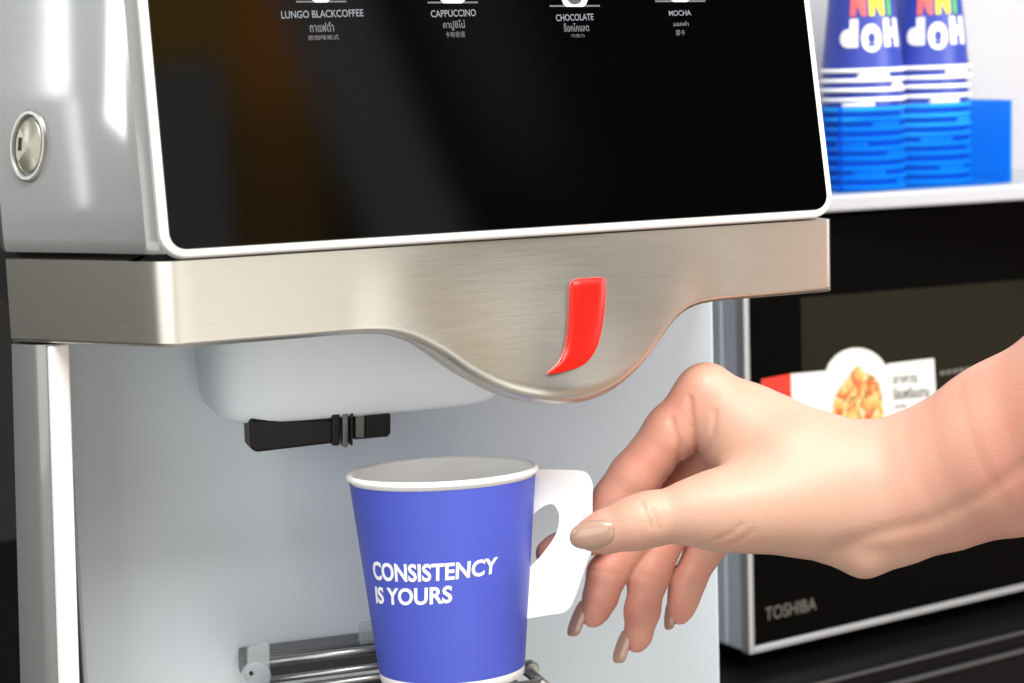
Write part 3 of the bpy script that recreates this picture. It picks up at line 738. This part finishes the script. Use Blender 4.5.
mw_text('ทุกวัน', 895, 907, 404, 410, 403, 409, MT['grey_ink'], sti, -.0004, .01, 'sticker_lettering')
for kx in range(5): obj('small_print', *mquad([(941+6.4*kx, 371.5-kx), (945.6+6.4*kx, 370.8-kx), (945.6+6.4*kx, 374.6-kx), (941+6.4*kx, 375.4-kx)], -.0010, -.0006), MT['logo'], door, smooth=False)
for dx_, dy_ in ((.02, .03), (.43, .03), (.02, .30), (.43, .30)):
    v, f = box(m0+MXd*dx_+MYd*dy_-UP*.012, MXd*.02, MYd*.02, UP*.0125); obj('foot', v, f, MT['black'], mw, smooth=False)
# counter
zt = (m0-UP*.012)[2]; pe = on_plane(922, 655, (0, 0, zt), UP)
c0 = pe-MXd*.9
v, f = box(c0-UP*.5, MXd*2.0, MYd*.7, UP*.5); co_ = obj('counter', v, f, MT['counter'], None, smooth=False, bevel=.0015); co_['kind'] = 'structure'
pt = on_plane(961, 665, pe, MYd)
v, f = box(pt-MXd*.9-MYd*.004-UP*.0012, MXd*2.0, MYd*.0035, UP*.0024); obj('counter_trim', v, f, MT['trim2'], co_, smooth=False, bevel=.0005)
v, f = box(c0-MYd*.002-UP*.0022, MXd*2.0, MYd*.0015, UP*.0018); obj('counter_trim', v, f, MT['trim2'], co_, smooth=False)


# ================================================================== shelf, acrylic box, two stacks of inverted cups
DS = 1.23; SCL = DS/1.36
s0 = U(824, 204, DS)
sh_b = onY(824, 213, s0[1]); sh_t = onY(824, 196, s0[1])
AXm = np.array([1., 0, 0]); AYm = np.array([0, 1., 0])
shelf = thing('shelf', 'white shelf with pale back board above the microwave oven', 'shelf', s0+AXm*.1+AYm*.15)
hs = sh_t[2]-sh_b[2]
v, f = box((s0[0]-.30, s0[1], sh_b[2]), (.9, 0, 0), (0, .30, 0), (0, 0, hs)); obj('board', v, f, MT['shelf'], shelf, bevel=.002, smooth=False)
v, f = box((s0[0]-.30, s0[1]+.13, sh_t[2]-.003), (.9, 0, 0), (0, .012, 0), (0, 0, .5)); obj('back_board', v, f, MT['shelf'], shelf, bevel=.002, smooth=False)
ZS = sh_t[2]+.0005
def shelf_pt(px, y):
    r = ray(px, 150); t_ = (y-CAM[1])/r[1]; return CAM+t_*r
pL = shelf_pt(863, s0[1]+.042); pRt = shelf_pt(929, s0[1]+.056)
CR = 42.5*(DS+.04)/F; NC = 13
pit = 9.75*(DS+.04)/F*.985
CHT = .070*SCL; CRT = CR*.76
rimh = .0029*SCL
def stack_cup():
    r = thing('inverted_cup', 'x', 'paper cup', (pL[0], pL[1], ZS))
    k = lambda z: CR-.0012+(CRT-CR)*z/CHT
    obj('cup_body', *lathe([(k(rimh*.6), rimh*.6), (k(.02), .02), (k(.04), .04), (k(CHT), CHT), (k(CHT)-.0015, CHT), (k(CHT)-.002, CHT-.004), (.0002, CHT-.004)], 56), MT['cuplue'], r, local=True, sharp=40)
    prf = [(k(0)-.001, .0003), (CR-.0004, .0003), (CR, .001), (CR, rimh-.0008), (CR-.0005, rimh), (k(rimh)-.0008, rimh+.0002)]
    obj('cup_rim', *lathe(prf, 56), MT['paper'], r, local=True, sharp=60)
    pv = []
    for zz_ in (rimh+.0004, .0064*SCL):
        for a_ in np.linspace(-.42, .42, 10): pv.append(((k(zz_)+.0003)*math.sin(a_), -(k(zz_)+.0003)*math.cos(a_), zz_))
    pv += [(x_*.994, y_*.994, z_) for x_, y_, z_ in pv]
    pf = grid_faces(2, 10)+grid_faces(2, 10, off=20)+[(0, 20, 30, 10), (9, 29, 39, 19)]+[(i, i+1, 21+i, 20+i) for i in range(9)]+[(10+i, 11+i, 31+i, 30+i) for i in range(9)]
    obj('printed_patch', pv, pf, MT['ink'], r, local=True)
    return r, k
cup0, kf = stack_cup()
GRP = 'inverted blue paper cups stacked behind the blue acrylic'
def dup(root, loc):
    c_ = root.copy(); COL.objects.link(c_); c_.location = loc
    for ch in root.children:
        d_ = ch.copy(); COL.objects.link(d_); d_.parent = c_
    return c_
ORD = ['', 'second', 'third', 'fourth', 'fifth', 'sixth', 'seventh', 'eighth', 'ninth', 'tenth', 'eleventh', 'twelfth', 'thirteenth']
tops = []
for si, (p, nm) in enumerate(((pL, 'stack nearer the black screen'), (pRt, 'stack farther from the black screen'))):
    for i in range(NC):
        loc = (p[0], p[1], ZS+i*pit); first = si == 0 and i == 0
        o = cup0 if first else dup(cup0, loc); o.location = loc
        j = NC-1-i
        if j: o.rotation_euler = (0.006*math.sin(i*5.1+si), .006*math.cos(i*3.7+si), [.9, -.35, 2.2, .55, -.8, 3.0, .15, 1.2, -.6, 2.6, .75, -.2][i % 12]+.5*si); o.location = (p[0]+.0006*math.sin(i*2.3+si), p[1], ZS+i*pit)
        else: o.rotation_euler = (0, 0, 2.6)
        where = 'topmost' if j == 0 else ('bottom' if i == 0 else ORD[j]+' from the top')
        o['label'] = ('inverted blue lettered paper cup, topmost of the ' if j == 0 else 'inverted blue paper cup, %s in the ' % where)+nm
        o['category'] = 'paper cup'; o['group'] = GRP
        if j == 0: tops.append(o)
# upside-down lettering on the two top cups
def stack_text(root, s, phi0, phi1, z0, z1, mt, bold=.09):
    n, fs, asp = text(s, bold); vv = []
    for q in n:
        ph = phi1+(phi0-phi1)*q[0]; z = z1+(z0-z1)*q[1]     # turned upside down
        r_ = kf(z)+.0003+.0002*q[2]; a = view_a+ph; vv.append((r_*math.sin(a), -r_*math.cos(a), z))
    obj('lettering', vv, fs, mt, root, smooth=False, local=True)
for r_, pz in zip(tops, (pL, pRt)):
    dv = CAM-np.array([pz[0], pz[1], 0]); view_a = math.atan2(dv[0], -dv[1])-2.6
    z0 = .0145*SCL+.0025
    for ch, a0, a1, dz in (('P', -.60, -.10, .002), ('O', -.02, .52, -.0015), ('H', .60, 1.15, .002)):
        stack_text(r_, ch, a0, a1, z0-.0016+dz*SCL, z0-.0016+(dz+.0195)*SCL, MT['ink'])
    for ch, a0, a1, mt in (('N', -.32, .12, 'redink'), ('N', .20, .66, 'yellowink'), ('I', .76, .92, 'greenink')):
        stack_text(r_, ch, a0, a1, z0+.0215*SCL, z0+.041*SCL, MT[mt])
# acrylic box in front of and round the stacks
ya = pL[1]-CR-.006
ar = on_plane(1012, 150, (0, ya, 0), np.array([0, 1., 0])); at_ = on_plane(1000, 101, (0, ya, 0), np.array([0, 1., 0]))
xl = pL[0]-CR-.006; hA = at_[2]-ZS
acr = thing('acrylic_holder', 'clear blue acrylic box holding the two stacks of inverted cups', 'cup holder', ((xl+ar[0])/2, ya+.05, ZS))
v, f = box((xl, ya, ZS+.0004), (ar[0]-xl, 0, 0), (0, .003, 0), (0, 0, hA)); obj('front_panel', v, f, MT['acrylic'], acr, smooth=False)
for x_ in (xl, ar[0]-.003):
    v, f = box((x_, ya+.0032, ZS+.0004), (.003, 0, 0), (0, .095, 0), (0, 0, hA)); obj('side_panel', v, f, MT['acrylic'], acr, smooth=False)
